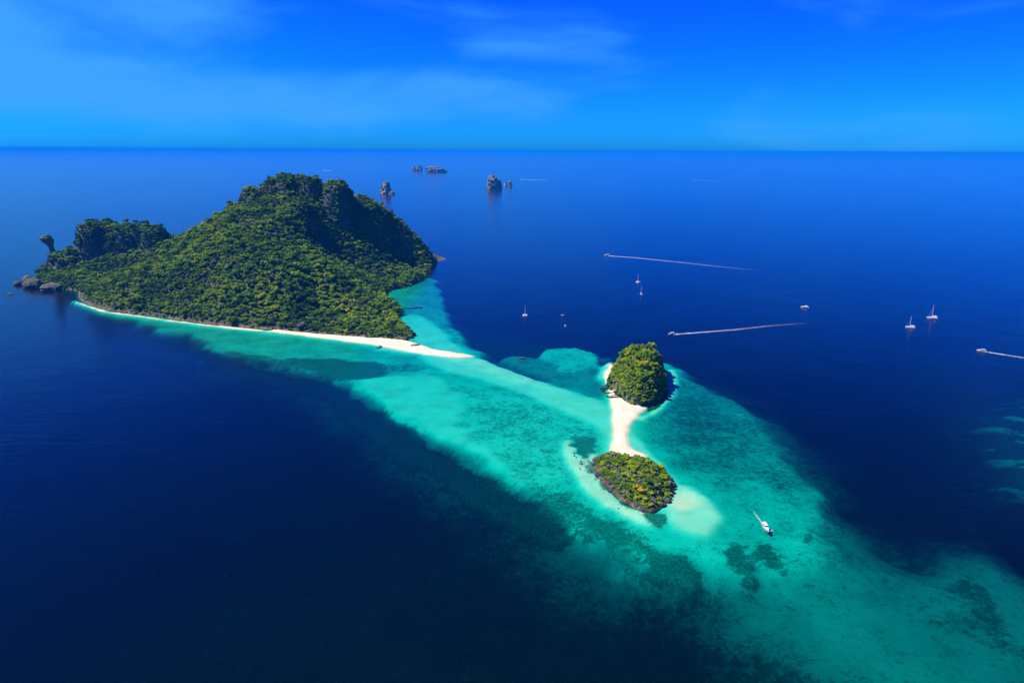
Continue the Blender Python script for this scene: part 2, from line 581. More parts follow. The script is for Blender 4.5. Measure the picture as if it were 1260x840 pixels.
# sand rings of the islets
layer([(768, 488), (763, 520), (766, 560)], 0.75, 9, 3, 20, reef=0.05, line=15, seed=34)
layer([(770, 530), (798, 562), (822, 590), (836, 606)], 0.8, 6, 3, 20, reef=0.1, line=8, seed=35)
layer([(689, 547), (700, 538), (722, 556), (740, 556), (738, 590), (770, 622), (815, 634), (812, 648), (780, 642), (735, 618),
       (702, 585)], 0.44, 4, 2.5, 16, reef=0.06, seed=36)
layer([(704, 536), (728, 537), (740, 550), (722, 560), (706, 552)], 1.4, 3.5, 7, 9, reef=0.85, seed=37)
layer([(722, 566), (745, 590), (770, 615), (800, 632)], reef=0.85, line=5, feather=4, warp=6, wscale=7, seed=38)
layer([(808, 612), (830, 594), (856, 600), (880, 618), (894, 642), (880, 664), (840, 658), (812, 636)], 0.62, 7, 5, 20, reef=0.04, seed=39)
layer([(826, 606), (845, 604), (864, 616), (850, 630), (828, 626)], 0.30, 5, 4, 10, reef=0.04, seed=40)
layer([(790, 634), (815, 628), (826, 640), (806, 650)], 1.3, 3, 2, 10, reef=0.9, seed=41)
layer([(826, 455), (831, 468), (827, 484), (812, 502), (790, 514)], 0.6, 4, 2, 12, reef=0.05, line=5, seed=42)
layer([(738, 464), (745, 450), (752, 444)], 0.7, 5, 2, 12, reef=0.05, line=5, seed=43)
# shallow margin of the big island's beach
SHORE = [(88, 369), (97, 373), (130, 384), (170, 389), (200, 393), (250, 400), (300, 405), (340, 409), (380, 413), (410, 417),
         (440, 420), (470, 424), (500, 428), (520, 431)]
layer(SHORE, 0.75, 6, 3, 20, reef=0.1, line=9, seed=44)
layer([(470, 428), (520, 434), (560, 440), (592, 443)], 0.55, 6, 2, 16, reef=0.0, line=8, seed=45)
# dry sand
layer([(95, 372.5), (130, 383.5), (170, 388.5), (200, 393), (250, 399.5), (300, 404.5), (340, 408), (400, 414), (440, 418)], -0.7, 3.5, 2.4, 14, reef=0.0, line=2.2, seed=46)
layer([(330, 404), (400, 411), (440, 414), (478, 416), (508, 419), (520, 426), (545, 432), (580, 436.5), (588, 438.5), (560, 440),
       (520, 435), (490, 429.5), (450, 422), (400, 416.5), (340, 408.5)], -1.0, 5.0, 2.0, 14, reef=0.0, seed=47)
layer([(742, 466), (746, 456), (752, 446), (770, 450), (800, 470), (806, 492), (798, 502), (786, 510), (772.5, 522), (769, 540),
       (774, 552), (800, 562), (790, 575), (745, 575), (752, 556), (756, 540), (756, 520), (754, 500), (748, 484)],
      -1.2, 5.5, 1.2, 10, reef=0.0, sm=1, seed=48)
DEPTH += 0.10 * fbm(nx_, ny_, 14, 61, 3) * np.clip(DEPTH, 0, 3)
DEPTH += 0.06 * fbm(nx_, ny_, 9, 62, 3)

Z = np.full(GX.shape, -24.0); RF = np.full(GX.shape, 0.8)
Z[near] = -DEPTH; RF[near] = REEF
zc = (Z[:-1, :-1] + Z[1:, :-1] + Z[:-1, 1:] + Z[1:, 1:]) / 4
seabed = tag(grid_mesh('seabed', GX, GY, Z, M_SAND, keep=zc <= 0.0, attrs={'reef': RF}), kind='structure',
             label='pale sand and coral seabed seen through the shallow water', cat='seabed')
beach = tag(grid_mesh('beach', GX, GY, Z, M_SAND, keep=zc > 0.0, attrs={'reef': RF}), kind='structure',
            label='white sand beaches and sandbar joining the two islets', cat='beach')


def box_mesh(name, x0, x1, y0, y1, z0, z1, mat, parent=None):
    v = [(x, y, z) for z in (z0, z1) for x, y in ((x0, y0), (x1, y0), (x1, y1), (x0, y1))]
    f = [(3, 2, 1, 0), (4, 5, 6, 7), (0, 1, 5, 4), (1, 2, 6, 5), (2, 3, 7, 6), (3, 0, 4, 7)]
    return link_mesh(name, v, f, mat, parent)


sea_o = box_mesh('sea', -FAR + 50, FAR - 50, -FAR + 50, FAR - 50, -30.0, 0.0, M_WATER)
tag(sea_o, 'deep blue sea with fine ripples round the islands', 'sea', kind='structure')


# ------------------------------------------------------------------ islands
def rbf(P, z, x, y, smooth=0.0):
    P = np.asarray(P, float); z = np.asarray(z, float); n = len(P)
    sc = 100.0
    def phi(r): return np.where(r > 0, r * r * np.log(r + 1e-9), 0)
    A = np.zeros((n + 3, n + 3))
    d = np.linalg.norm(P[:, None] - P[None], axis=-1) / sc
    A[:n, :n] = phi(d) + np.eye(n) * smooth
    A[:n, n] = 1; A[:n, n + 1:] = P / sc; A[n, :n] = 1; A[n + 1:, :n] = P.T / sc
    w = np.linalg.solve(A, np.concatenate([z, np.zeros(3)]))
    out = w[n] + w[n + 1] * x / sc + w[n + 2] * y / sc
    for i in range(n):
        out = out + w[i] * phi(np.hypot(x - P[i, 0], y - P[i, 1]) / sc)
    return out


class Island:
    def __init__(s, name, X, Y, Z, label, mat, inside):
        s.x0, s.y0, s.dx = X[0, 0], Y[0, 0], X[0, 1] - X[0, 0]
        s.X, s.Y, s.Z, s.inside = X, Y, Z, inside
        s.o = grid_mesh(name, X, Y, Z, mat, keep=None if inside is None else (
            (inside[:-1, :-1] > -8) | (inside[1:, 1:] > -8)))
        tag(s.o, label, 'island', kind='structure')
        gy, gx = np.gradient(Z, s.dx)
        s.G = np.hypot(gx, gy)

    def samp(s, A, x, y):
        fx = np.clip((x - s.x0) / s.dx, 0, A.shape[1] - 1.001); fy = np.clip((y - s.y0) / s.dx, 0, A.shape[0] - 1.001)
        ix, iy = fx.astype(int), fy.astype(int); tx, ty = fx - ix, fy - iy
        return (A[iy, ix] * (1 - tx) + A[iy, ix + 1] * tx) * (1 - ty) + (A[iy + 1, ix] * (1 - tx) + A[iy + 1, ix + 1] * tx) * ty


CAN = 8.0   # canopy height that stands on the ground
front = [(52, 354), (70, 356), (98, 356), (99, 370), (130, 381), (170, 386), (200, 390), (250, 397), (300, 402), (340, 405),
         (380, 409), (410, 412), (440, 414), (470, 416), (495, 417), (510, 414), (500, 404), (484, 392), (497, 381), (480, 374),
         (472, 364), (476, 356), (500, 352), (518, 344), (530, 334), (533, 324)]
coast = [sea(*p) for p in front]
coast += [np.array(p) for p in ((-150, 1640), (-260, 1700), (-420, 1660), (-560, 1600), (-760, 1560), (-950, 1560), (-1010, 1480), (-988, 1405), (-935, 1318))]
coast = smooth_poly(np.array(coast), 1)
CP, CZ = [], []


def cp(px, py, Y, can=CAN):
    p = atY(px, py, Y); CP.append(p[:2]); CZ.append(max(p[2] - can, 1.0))


for p in coast[::2]: CP.append(p); CZ.append(1.0)
for a in ((112, 350, 1160), (150, 345, 1110), (150, 366, 1080), (200, 330, 1130), (200, 362, 1060), (250, 300, 1160), (250, 350, 1050), (300, 262, 1230),
          (318, 262, 1230), (310, 300, 1120), (300, 350, 1020), (336, 277, 1200), (362, 294, 1165), (385, 312, 1130), (410, 331, 1095), (432, 349, 1060), (454, 368, 1025), (350, 345, 1030), (400, 370, 1010),
          (400, 300, 1300), (436, 330, 1240), (455, 350, 1195), (462, 366, 1135), (478, 386, 1030), (450, 388, 985), (450, 312, 1330), (480, 397, 975), (495, 407, 950),
          (420, 250, 1390), (440, 256, 1410), (470, 268, 1440), (500, 287, 1480), (520, 303, 1500), (500, 325, 1460),
          (270, 268, 1330), (240, 279, 1330), (220, 290, 1330), (203, 296, 1340), (190, 318, 1280), (150, 330, 1270), (110, 335, 1270),
          (75, 335, 1280), (340, 250, 1290), (380, 250, 1300), (300, 245, 1370), (350, 237, 1400), (400, 240, 1400)): cp(*a)
for p in ((-420, 1520, 110), (-250, 1580, 70), (-600, 1480, 70), (-800, 1480, 60)): CP.append(np.array(p[:2])); CZ.append(p[2])

gx = np.arange(-1080, -120, 5.0); gy = np.arange(890, 1720, 5.0)
IX, IY = np.meshgrid(gx, gy)
IZ = rbf(CP, CZ, IX, IY, 0.02)
isd = poly_sdf(IX, IY, coast)
IZ = np.minimum(IZ, 2.0 + 1.5 * np.maximum(isd, 0) + 1.0)


def karst(pts, top, soft, n=6.0, seed=80):
    """steep-sided block: a plan outline, a summit height and how wide its flank is"""
    global IZ
    s = poly_sdf(IX, IY, smooth_poly(np.array(pts, float), 2)) + n * fbm(IX, IY, 40, seed, 3)
    m = sstep(-soft * .35, soft, s)
    IZ = np.where(m > 0, IZ + np.maximum(top - IZ, 0) * m, IZ)


def xz(px, py, Y): return atY(px, py, Y)


# summit blocks
def block(px0, px1, ytop, Y0, Y1, soft, n=5.0, seed=81, can=CAN):
    a, b = atY(px0, ytop, Y0), atY(px1, ytop, Y0)
    karst([(a[0], Y0), (b[0], Y0), (b[0] + 4, Y1), (a[0] - 4, Y1)], atY((px0 + px1) / 2, ytop, (Y0 + Y1) / 2)[2] - can, soft, n, seed)


block(266, 300, 247, 1345, 1420, 13, 4, 81)
block(284, 322, 228, 1350, 1440, 13, 4, 82)
block(312, 366, 219, 1350, 1450, 15, 5, 83)
block(356, 392, 221, 1360, 1450, 13, 4, 84)
block(390, 424, 224, 1350, 1440, 13, 3, 85)
# the long cliff-sided plateau at the west end
block(77, 124, 271, 1345, 1420, 10, 3, 86, 4)
block(106, 168, 279, 1350, 1430, 12, 4, 87, 5)
block(158, 188, 277, 1345, 1420, 16, 4, 88, 5)
block(66, 88, 303, 1330, 1400, 9, 2, 89, 3)
block(46, 84, 312, 1312, 1400, 8, 2, 90, 2)
block(42, 70, 330, 1290, 1380, 12, 3, 94, 3)

IZ = IZ + 9.0 * fbm(IX, IY, 110, 93, 2) * sstep(20, 90, isd) + 5.0 * fbm(IX, IY, 60, 91, 4) * sstep(10, 60, isd) + 2.0 * fbm(IX, IY, 22, 92, 3) * sstep(4, 25, isd)
IZ = np.where(isd > 0, np.maximum(IZ, 1.0 + 0.1 * np.minimum(isd, 20)), 1.0 + isd * 0.7)
IZ = np.maximum(IZ, -14)
main_isl = Island('island', IX, IY, IZ, 'large steep limestone island under dense green jungle', M_SOIL, isd)

# round islet
rc = sea(785, 473); rc = np.array([atY(786, 460, 724.0)[0], 724.0])
SKEW = 0.18
gx = np.arange(rc[0] - 60, rc[0] + 60, 2.0); gy = np.arange(rc[1] - 84, rc[1] + 84, 2.0)
TX, TY = np.meshgrid(gx, gy)
TXS = TX - SKEW * (TY - rc[1])
th = np.arctan2(TY - rc[1], TXS - rc[0])
rr = np.hypot((TXS - rc[0]) / 28.5, (TY - rc[1]) / 72.0) * (1 + 0.07 * np.sin(3 * th + 1.0) + 0.05 * np.sin(5 * th))
TZ = np.where(rr < 1, 32.5 * np.clip(1 - rr ** 3.0, 0, 1) ** 0.60 + 1.0, 1.0 - 14 * (rr - 1)) + 1.5 * fbm(TX, TY, 14, 95, 3) * (rr < .95)
tup = Island('islet', TX, TY, TZ, 'small round dome-shaped islet covered with bright trees', M_SOIL, (1 - rr) * 30)

# low islet
mor_poly = smooth_poly(seas([(731, 566), (735, 583), (750, 602), (773, 619), (797, 629), (815, 623), (829, 607), (827, 592), (816, 578),
                             (796, 570), (770, 566), (748, 562)]), 2)
mc = mor_poly.mean(0)
gx = np.arange(mor_poly[:, 0].min() - 14, mor_poly[:, 0].max() + 14, 1.5); gy = np.arange(mor_poly[:, 1].min() - 14, mor_poly[:, 1].max() + 14, 1.5)
OX, OY = np.meshgrid(gx, gy)
osd = poly_sdf(OX, OY, mor_poly) + 1.2 * fbm(OX, OY, 9, 97, 3)
OZ = np.where(osd > 0, 1.2 + 8.5 * sstep(1.5, 17, osd) + np.minimum(osd, 2) * 0.5, 0.9 + osd * 1.1)
OZ = OZ + (1.4 * fbm(OX, OY, 8, 98, 4) + 1.1 * fbm(OX, OY, 4.0, 99, 2)) * sstep(-0.5, 3, osd)
mor = Island('islet', OX, OY, OZ, 'small low islet ringed with brown rock under mixed scrub', M_SOIL, osd)


# ------------------------------------------------------------------ trees
def crown_mesh(name, seed, n_leaf, rx, rz, leaf, lobes, mat):
    r = np.random.default_rng(seed)
    lob = []
    for i in range(lobes):
        a = r.uniform(0, 2 * math.pi); q = math.sqrt(r.uniform(0.02, 0.75))
        zz = r.uniform(-0.25, 0.75) * (1 - 0.4 * q)
        lob.append((rx * q * math.cos(a), rx * q * math.sin(a), rz * zz, rx * r.uniform(0.30, 0.52)))
    lob.append((0, 0, 0, rx * 0.5))
    V, Fc = [], []
    tot = sum(l[3] ** 2 for l in lob)
    for (cx, cy, cz, lr) in lob:
        n = int(n_leaf * lr * lr / tot)
        for j in range(n):
            d = r.normal(size=3); d[2] = abs(d[2]) * 1.0 - 0.65 * r.random(); d /= np.linalg.norm(d)
            p = np.array([cx, cy, cz]) + d * lr * r.uniform(0.86, 1.16) * np.array([1, 1, 0.9])
            nrm = d + r.normal(size=3) * 0.32; nrm /= np.linalg.norm(nrm)
            u = np.cross(nrm, r.normal(size=3)); u /= np.linalg.norm(u)
            v = np.cross(nrm, u)
            s = leaf * r.uniform(0.6, 1.25)
            b = len(V)
            V += [p - u * s, p - v * s * .7 - nrm * s * .15, p + u * s, p + v * s * .7 - nrm * s * .15]
            Fc.append((b, b + 1, b + 2, b + 3))
        # the leaf mass of the lobe under its outer leaves, knobbly
        k, rings = 8, ((-0.45, 0.62), (0.0, 0.88), (0.45, 0.76), (0.78, 0.42))
        b = len(V)
        for ri, (zz, rad) in enumerate(rings):
            for q in range(k):
                a = 2 * math.pi * q / k + ri * .4
                w = r.uniform(0.82, 1.12)
                V.append(np.array([cx + rad * lr * w * math.cos(a), cy + rad * lr * w * math.sin(a), cz + zz * lr * 0.9 * r.uniform(.85, 1.1)]))
        for ri in range(len(rings) - 1):
            for q in range(k):
                Fc.append((b + ri * k + q, b + ri * k + (q + 1) % k, b + (ri + 1) * k + (q + 1) % k, b + (ri + 1) * k + q))
        Fc.append(tuple(b + (len(rings) - 1) * k + q for q in range(k)))
    me = bpy.data.meshes.new(name)
    me.from_pydata([tuple(p) for p in V], [], Fc)
    me.materials.append(mat)
    me.update()
    return me


def tube_path(path, radii, k=6):
    V, Fc = [], []
    for i, (p, r) in enumerate(zip(path, radii)):
        for q in range(k):
            a = 2 * math.pi * q / k
            V.append((p[0] + r * math.cos(a), p[1] + r * math.sin(a), p[2]))
    for i in range(len(path) - 1):
        for q in range(k):
            Fc.append((i * k + q, i * k + (q + 1) % k, (i + 1) * k + (q + 1) % k, (i + 1) * k + q))
    return V, Fc


def trunk_mesh(seed, h):
    r = random.Random(seed)
    V, Fc = [], []

    def add(path, radii):
        v, f = tube_path(path, radii)
        b = len(V); V.extend(v); Fc.extend([tuple(i + b for i in q) for q in f])
    lean = (r.uniform(-.5, .5), r.uniform(-.5, .5))
    add([(0, 0, -1.5), (lean[0] * .3, lean[1] * .3, h * .4), (lean[0], lean[1], h)], [.34, .26, .14])
    for i in range(4):
        a = i * 1.6 + r.random(); L = r.uniform(1.6, 2.6)
        add([(lean[0] * .6, lean[1] * .6, h * .6), (lean[0] + L * .5 * math.cos(a), lean[1] + L * .5 * math.sin(a), h * .85),
             (lean[0] + L * math.cos(a), lean[1] + L * math.sin(a), h * 1.08)], [.15, .10, .05])
    me = bpy.data.meshes.new('trunk')
    me.from_pydata(V, [], Fc); me.materials.append(M_BARK); me.update()
    return me


CROWNS = {}
for kind, nvar in (('green', 4), ('bright', 3), ('lime', 3), ('dark', 3), ('grey', 2), ('orange', 2)):
    CROWNS[kind] = [crown_mesh('crown', hash_seed, 330 if kind != 'grey' else 210, 4.0, 3.0, 0.62, 8 + v, M_LEAF[kind])
                    for v, hash_seed in enumerate(range(100 + 10 * len(CROWNS), 100 + 10 * len(CROWNS) + nvar))]
TRUNKS = [trunk_mesh(s, 5.2) for s in (1, 2, 3)]
SRC = {}


def plant(name, x, y, z, kind, s, label, cat, group, trunk=True, flat=1.0):
    t = empty(name, (x, y, z - 0.4), random.uniform(0, 6.28))
    t.scale = (s, s, s * flat)
    tag(t, label, cat, group)
    if trunk:
        tr = bpy.data.objects.new('trunk', random.choice(TRUNKS)); COL.objects.link(tr); tr.parent = t
    vi = random.randrange(len(CROWNS[kind]))
    cr = bpy.data.objects.new('crown', CROWNS[kind][vi]); COL.objects.link(cr); cr.parent = t
    cr.location = (0, 0, 5.4)
    SRC.setdefault((kind, vi), cr)
    return t


def surf_points(isl, n, seed, ok=None):
    """n random points spread evenly over the island's real (sloping) surface"""
    r = np.random.default_rng(seed)
    gy_, gx_ = np.gradient(isl.Z, isl.dx)
    a = np.sqrt(1 + gx_ ** 2 + gy_ ** 2)[:-1, :-1]
    a = np.where((isl.inside[:-1, :-1] > 0.2), a, 0).ravel()
    c = r.choice(a.size, n, p=a / a.sum())
    w = isl.Z.shape[1] - 1
    x = isl.x0 + (c % w + r.random(n)) * isl.dx; y = isl.y0 + (c // w + r.random(n)) * isl.dx
    z = isl.samp(isl.Z, x, y)
    nx, ny = -isl.samp(gx_, x, y), -isl.samp(gy_, x, y)
    ln = np.sqrt(1 + nx ** 2 + ny ** 2)
    return np.stack([x, y, z], 1), np.stack([nx / ln, ny / ln, 1 / ln], 1)


def spread(P, N, n, mind, ok):
    """keep up to n points at least mind apart"""
    cell, out = {}, []
    for p, nn in zip(P, N):
        if len(out) >= n: break
        if not ok(p, nn): continue
        k = tuple((p // mind).astype(int))
        if any(((p - q) ** 2).sum() < mind * mind for i in (-1, 0, 1) for j in (-1, 0, 1) for l in (-1, 0, 1)
               for q in cell.get((k[0] + i, k[1] + j, k[2] + l), ())): continue
        cell.setdefault(k, []).append(p); out.append((p, nn))
    return out


def S1(isl, A, x, y): return float(isl.samp(A, np.array([x]), np.array([y]))[0])


TREE_LABEL = {
    ('tup', 'bright'): 'yellow-green leafy tree on the round dome-shaped islet',
    ('tup', 'green'): 'mid-green leafy tree on the round dome-shaped islet',
    ('tup', 'dark'): 'dark green tree on the round dome-shaped islet',
    ('mor', 'bright'): 'yellow-green tree on the low rocky islet',
    ('mor', 'green'): 'mid-green tree on the low rocky islet',
    ('mor', 'grey'): 'grey half-bare tree among the scrub of the low rocky islet',
    ('mor', 'orange'): 'orange dry-leaved tree in the middle of the low rocky islet',
    ('main', 'lime'): 'light green tree behind the beach of the big jungle island',
    ('main', 'green'): 'mid-green tree behind the beach of the big jungle island',
    ('main', 'dark'): 'dark green tree behind the beach of the big jungle island',
}


def grp(a, k): return {'tup': 'trees of the round islet', 'mor': 'trees of the low islet', 'main': 'beach-side trees of the big island'}[a] + ', ' + k


tp, tn = surf_points(tup, 5000, 21)
for p, nn in spread(tp, tn, 185, 5.0, lambda p, n: p[2] > 1.2 and p[1] < rc[1] + 22 and S1(tup, tup.inside, p[0], p[1]) > 0.6):
    k = random.choices(['bright', 'green', 'dark'], [0.5, 0.42, 0.08])[0]
    steep = nn[2] < 0.6
    sc_ = random.choice((0.6, 0.75, 0.85, 1.0, 1.15)) * random.uniform(.9, 1.1) * (0.8 if steep else 1)
    plant('tree', p[0] - nn[0] * 1.2, p[1] - nn[1] * 1.2, p[2] - (2.2 * sc_ if steep else 0.5), k, sc_, TREE_LABEL[('tup', k)], 'tree', grp('tup', k), flat=random.uniform(.9, 1.2))
orange_c = sea(786, 593, 12)
mp_, mn_ = surf_points(mor, 4000, 22)
for p, nn in spread(mp_, mn_, 92, 4.3, lambda p, n: S1(mor, osd, p[0], p[1]) > 2.2 + (1.0 if p[1] < mc[1] and p[0] < mc[0] + 8 else 0)):
    d = math.hypot(p[0] - orange_c[0], (p[1] - orange_c[1]) * .7)
    k = 'orange' if d < 5.2 else random.choices(['bright', 'green', 'grey'], [0.46, 0.42, 0.12])[0]
    plant('tree', p[0], p[1], p[2] - 1.0, k, random.uniform(0.5, 0.82), TREE_LABEL[('mor', k)], 'tree', grp('mor', k), flat=random.uniform(.75, 1.0))
bp_, bn_ = surf_points(main_isl, 90000, 23)
main_trees = spread(bp_, bn_, 60, 7.0, lambda p, n: -480 < p[0] < -125 and p[1] < 1010 and 1.5 < S1(main_isl, isd, p[0], p[1]) < 22)
for p, nn in main_trees:
    k = random.choices(['lime', 'green', 'dark'], [0.3, 0.5, 0.2])[0]
    plant('tree', p[0], p[1], p[2], k, random.uniform(0.85, 1.3), TREE_LABEL[('main', k)], 'tree', grp('main', k), flat=.8)


# the jungle: too many crowns to count, one object that repeats the crowns above
def jungle(name, pts, kinds, scales, label, flats=None):
    n = len(pts)
    me = bpy.data.meshes.new(name)
    me.from_pydata([tuple(p) for p in pts], [], [])
    for an, vals, ty in (('kind', kinds, 'INT'), ('size', scales, 'FLOAT')):
        a = me.attributes.new(an, ty, 'POINT'); a.data.foreach_set('value', np.asarray(vals, np.int32 if ty == 'INT' else np.float32))
    o = bpy.data.objects.new(name, me); COL.objects.link(o)
    ng = bpy.data.node_groups.new(name, 'GeometryNodeTree')
    ng.interface.new_socket('Geometry', in_out='INPUT', socket_type='NodeSocketGeometry')
    ng.interface.new_socket('Geometry', in_out='OUTPUT', socket_type='NodeSocketGeometry')
    N, L = ng.nodes, ng.links
    gi, go = N.new('NodeGroupInput'), N.new('NodeGroupOutput')
    join = N.new('GeometryNodeJoinGeometry')
    ak = N.new('GeometryNodeInputNamedAttribute'); ak.data_type = 'INT'; ak.inputs[0].default_value = 'kind'
    asz = N.new('GeometryNodeInputNamedAttribute'); asz.data_type = 'FLOAT'; asz.inputs[0].default_value = 'size'
    rnd = N.new('FunctionNodeRandomValue'); rnd.data_type = 'FLOAT_VECTOR'
    rnd.inputs[0].default_value = (-0.18, -0.18, 0); rnd.inputs[1].default_value = (0.18, 0.18, 6.28)
    for i, key in enumerate(ORDER):
        cmpn = N.new('FunctionNodeCompare'); cmpn.data_type = 'INT'; cmpn.operation = 'EQUAL'
        L.new(ak.outputs[0], cmpn.inputs[2]); cmpn.inputs[3].default_value = i
        sp = N.new('GeometryNodeSeparateGeometry'); sp.domain = 'POINT'
        L.new(gi.outputs[0], sp.inputs[0]); L.new(cmpn.outputs[0], sp.inputs[1])
        oi = N.new('GeometryNodeObjectInfo'); oi.transform_space = 'ORIGINAL'; oi.inputs[0].default_value = SRC[key]
        ip = N.new('GeometryNodeInstanceOnPoints')
        L.new(sp.outputs[0], ip.inputs['Points'])
        L.new(oi.outputs['Geometry'], ip.inputs['Instance'])
        L.new(rnd.outputs[0], ip.inputs['Rotation']); L.new(asz.outputs[0], ip.inputs['Scale'])
        L.new(ip.outputs[0], join.inputs[0])
    L.new(join.outputs[0], go.inputs[0])
    md = o.modifiers.new('crowns', 'NODES'); md.node_group = ng
    tag(o, label, 'forest', kind='stuff')
    return o


ORDER = list(SRC)
BYK = {}
for i, (k, v) in enumerate(ORDER): BYK.setdefault(k, []).append(i)

mt = np.array([p for p, n in main_trees])
jp, jn = surf_points(main_isl, 80000, 24)
JP = spread(jp, jn, 14000, 4.1, lambda p, n: p[1] < 1560 and S1(main_isl, isd, p[0], p[1]) > 1.0)
FP = np.array([p for p, n in JP]); FN = np.array([n for p, n in JP])
dm = np.min(np.hypot(FP[:, None, 0] - mt[None, :, 0], FP[:, None, 1] - mt[None, :, 1]), 1)
FP, FN = FP[dm > 4.5], FN[dm > 4.5]
nF = len(FP)
cs_ = np.concatenate([np.linspace(coast[i], coast[i + 1], 5)[:-1] for i in range(len(coast) - 1)])
cs_ = cs_[(cs_[:, 1] < 1560)]
cs_ = np.repeat(cs_, 2, 0) + rng.normal(0, 2.2, (2 * len(cs_), 2))
ci_ = main_isl.samp(isd, cs_[:, 0], cs_[:, 1]); cs_ = cs_[(ci_ > -0.6) & (ci_ < 5)]
nS = len(cs_)
FP = np.concatenate([FP, np.column_stack([cs_, main_isl.samp(IZ, cs_[:, 0], cs_[:, 1])])]); FN = np.concatenate([FN, np.tile([0, 0, 1.0], (nS, 1))])
nF = len(FP)
steep = sstep(0.75, 0.45, FN[:, 2])
bare = (FN[:, 2] < 0.42) & (fbm(FP[:, 0] + FP[:, 1] * .6, FP[:, 2] * 1.0, 26, 131, 3) > 0.95)
tone = fbm(FP[:, 0], FP[:, 1], 45, 120, 3) * .9 + rng.normal(0, .38, nF) - steep * 1.0
kinds = np.zeros(nF, int)
for i in range(nF):
    k = ('bright' if random.random() < .22 else 'lime') if tone[i] > 0.18 else ('dark' if tone[i] < -0.45 else 'green')
    if random.random() < 0.012: k = 'grey'
    kinds[i] = random.choice(BYK[k])
sz = np.clip(np.exp(rng.normal(-0.20, 0.32, nF)), 0.42, 1.6) * (1 - 0.22 * steep)
sz[-nS:] *= 0.52
pos = FP + FN * (1.2 * steep)[:, None]
pos[:, 2] += (1 - steep) * rng.uniform(1.5, 7.0, nF) * sz * np.where(np.arange(nF) >= nF - nS, 0.3, 1.0)
pos, kinds, sz = pos[~bare], kinds[~bare], sz[~bare]
jungle('jungle', pos, kinds, sz, 'dense jungle canopy covering the large island')

# undergrowth of the islets
UP_, UK, US = [], [], []
for isl, ms, mn, n, md, sd_, ks in ((tup, tup.inside, 0.3, 1100, 2.2, 25, ['green', 'bright', 'bright']),
                                    (mor, osd, 1.3, 560, 2.2, 26, ['green', 'bright', 'green', 'grey'])):
    a_, b_ = surf_points(isl, 9000, sd_)
    for p, nn in spread(a_, b_, n, md, lambda p, q: S1(isl, ms, p[0], p[1]) > mn + (0.9 if isl is mor and p[1] < mc[1] and p[0] < mc[0] + 8 else 0)):
        UP_.append(p + nn * 0.5); UK.append(random.choice(BYK[random.choice(ks)])); US.append(random.uniform(.3, .55))
for i in range(230):
    a_ = random.uniform(0, 6.283); q_ = (1 + 0.07 * math.sin(3 * a_ + 1.0) + 0.05 * math.sin(5 * a_))
    f_ = random.uniform(0.98, 1.05) / q_
    UP_.append(np.array([rc[0] + 29.5 * f_ * math.cos(a_) + SKEW * 72 * f_ * math.sin(a_), rc[1] + 72 * f_ * math.sin(a_), random.uniform(1.2, 9)]))
    UK.append(random.choice(BYK[random.choice(['green', 'bright', 'dark'])])); US.append(random.uniform(.35, .6))
jungle('undergrowth', np.array(UP_), UK, US, 'low shrubs filling the ground between the trees of the two islets')


# ------------------------------------------------------------------ rocks
def rock_mesh(name, seed, prof, k=14, rough=0.22, mat=None, lean=(0, 0), nz=10):
    """rock lofted through a profile [(height 0..1, radius)] in unit size, roughened"""
    r = np.random.default_rng(seed)
    hs = [p[0] for p in prof]; rs = [p[1] for p in prof]
    ph = r.uniform(0, 6.28, 8); am = r.uniform(.3, 1, 8)
    V, Fc = [], []
    zz = np.linspace(0, 1, nz)
    for i, t in enumerate(zz):
        rad = np.interp(t, hs, rs)
        for q in range(k):
            a = 2 * math.pi * q / k
            d = sum(am[j] * math.sin((j + 1) * a + ph[j] + t * (2.5 + j)) for j in range(5)) / 3.2
            rr_ = rad * (1 + rough * d + r.normal(0, rough * .25))
            V.append((rr_ * math.cos(a) + lean[0] * t * t, rr_ * math.sin(a) + lean[1] * t * t, t + (r.normal(0, .02) if 0 < i < nz - 1 else 0)))
    for i in range(nz - 1):
        for q in range(k):
            Fc.append((i * k + q, i * k + (q + 1) % k, (i + 1) * k + (q + 1) % k, (i + 1) * k + q))
    Fc.append(tuple((nz - 1) * k + q for q in range(k)))
    Fc.append(tuple(q for q in range(k))[::-1])
    me = bpy.data.meshes.new(name)
    me.from_pydata(V, [], Fc); me.materials.append(mat or M_ROCK); me.update()
    return me


BOULDERS = [rock_mesh('boulder', 200 + i, [(0, .45), (.25, .52), (.6, .46), (.85, .30), (1, .08)], 10, 0.25, M_ROCK, nz=6) for i in range(4)]


def boulder(x, y, z, sx, sy, sz, label, group=None, name='boulder'):
    o = bpy.data.objects.new(name, random.choice(BOULDERS)); COL.objects.link(o)
    o.location = (x, y, z); o.scale = (sx, sy, sz); o.rotation_euler = (0, 0, random.uniform(0, 6.28))
    return tag(o, label, 'rock', group)


for px, py, w, h, lab in ((64, 353, 34, 13, 'broad dark rock touching the foot of the western headland'),
                          (41, 350, 30, 17, 'dark rounded rock islet beside the western headland'),
                          (35, 345, 18, 15, 'upright dark rock behind the rounded rock islet'),
                          (22, 347.5, 13, 8, 'lone dark rock offshore of the rounded rock islet'),
                          (13, 359, 10, 2.6, 'small low rock barely breaking the water off the headland')):
    p = sea(px, py + 3)
    boulder(p[0], p[1], -2.0, w * 1.25, w, h + 2, lab)
for px, py, w, h in ((505, 415, 9, 6), (509, 412, 8, 5), (499, 417, 7, 4)):
    p = sea(px, py)
    boulder(p[0], p[1], -0.6, w, w * .8, h, 'pale brown boulder at the tip of the cape above the spit', 'boulders of the cape')
for px, py in ((503, 378.5), (508, 378), (513, 377.5), (517, 377.5)):
    p = sea(px, py)
    boulder(p[0], p[1], -1.5, 8, 4, 2.3, 'low dark rock awash in the bay beyond the cape', 'rocks awash in the bay')
p = sea(484, 416)
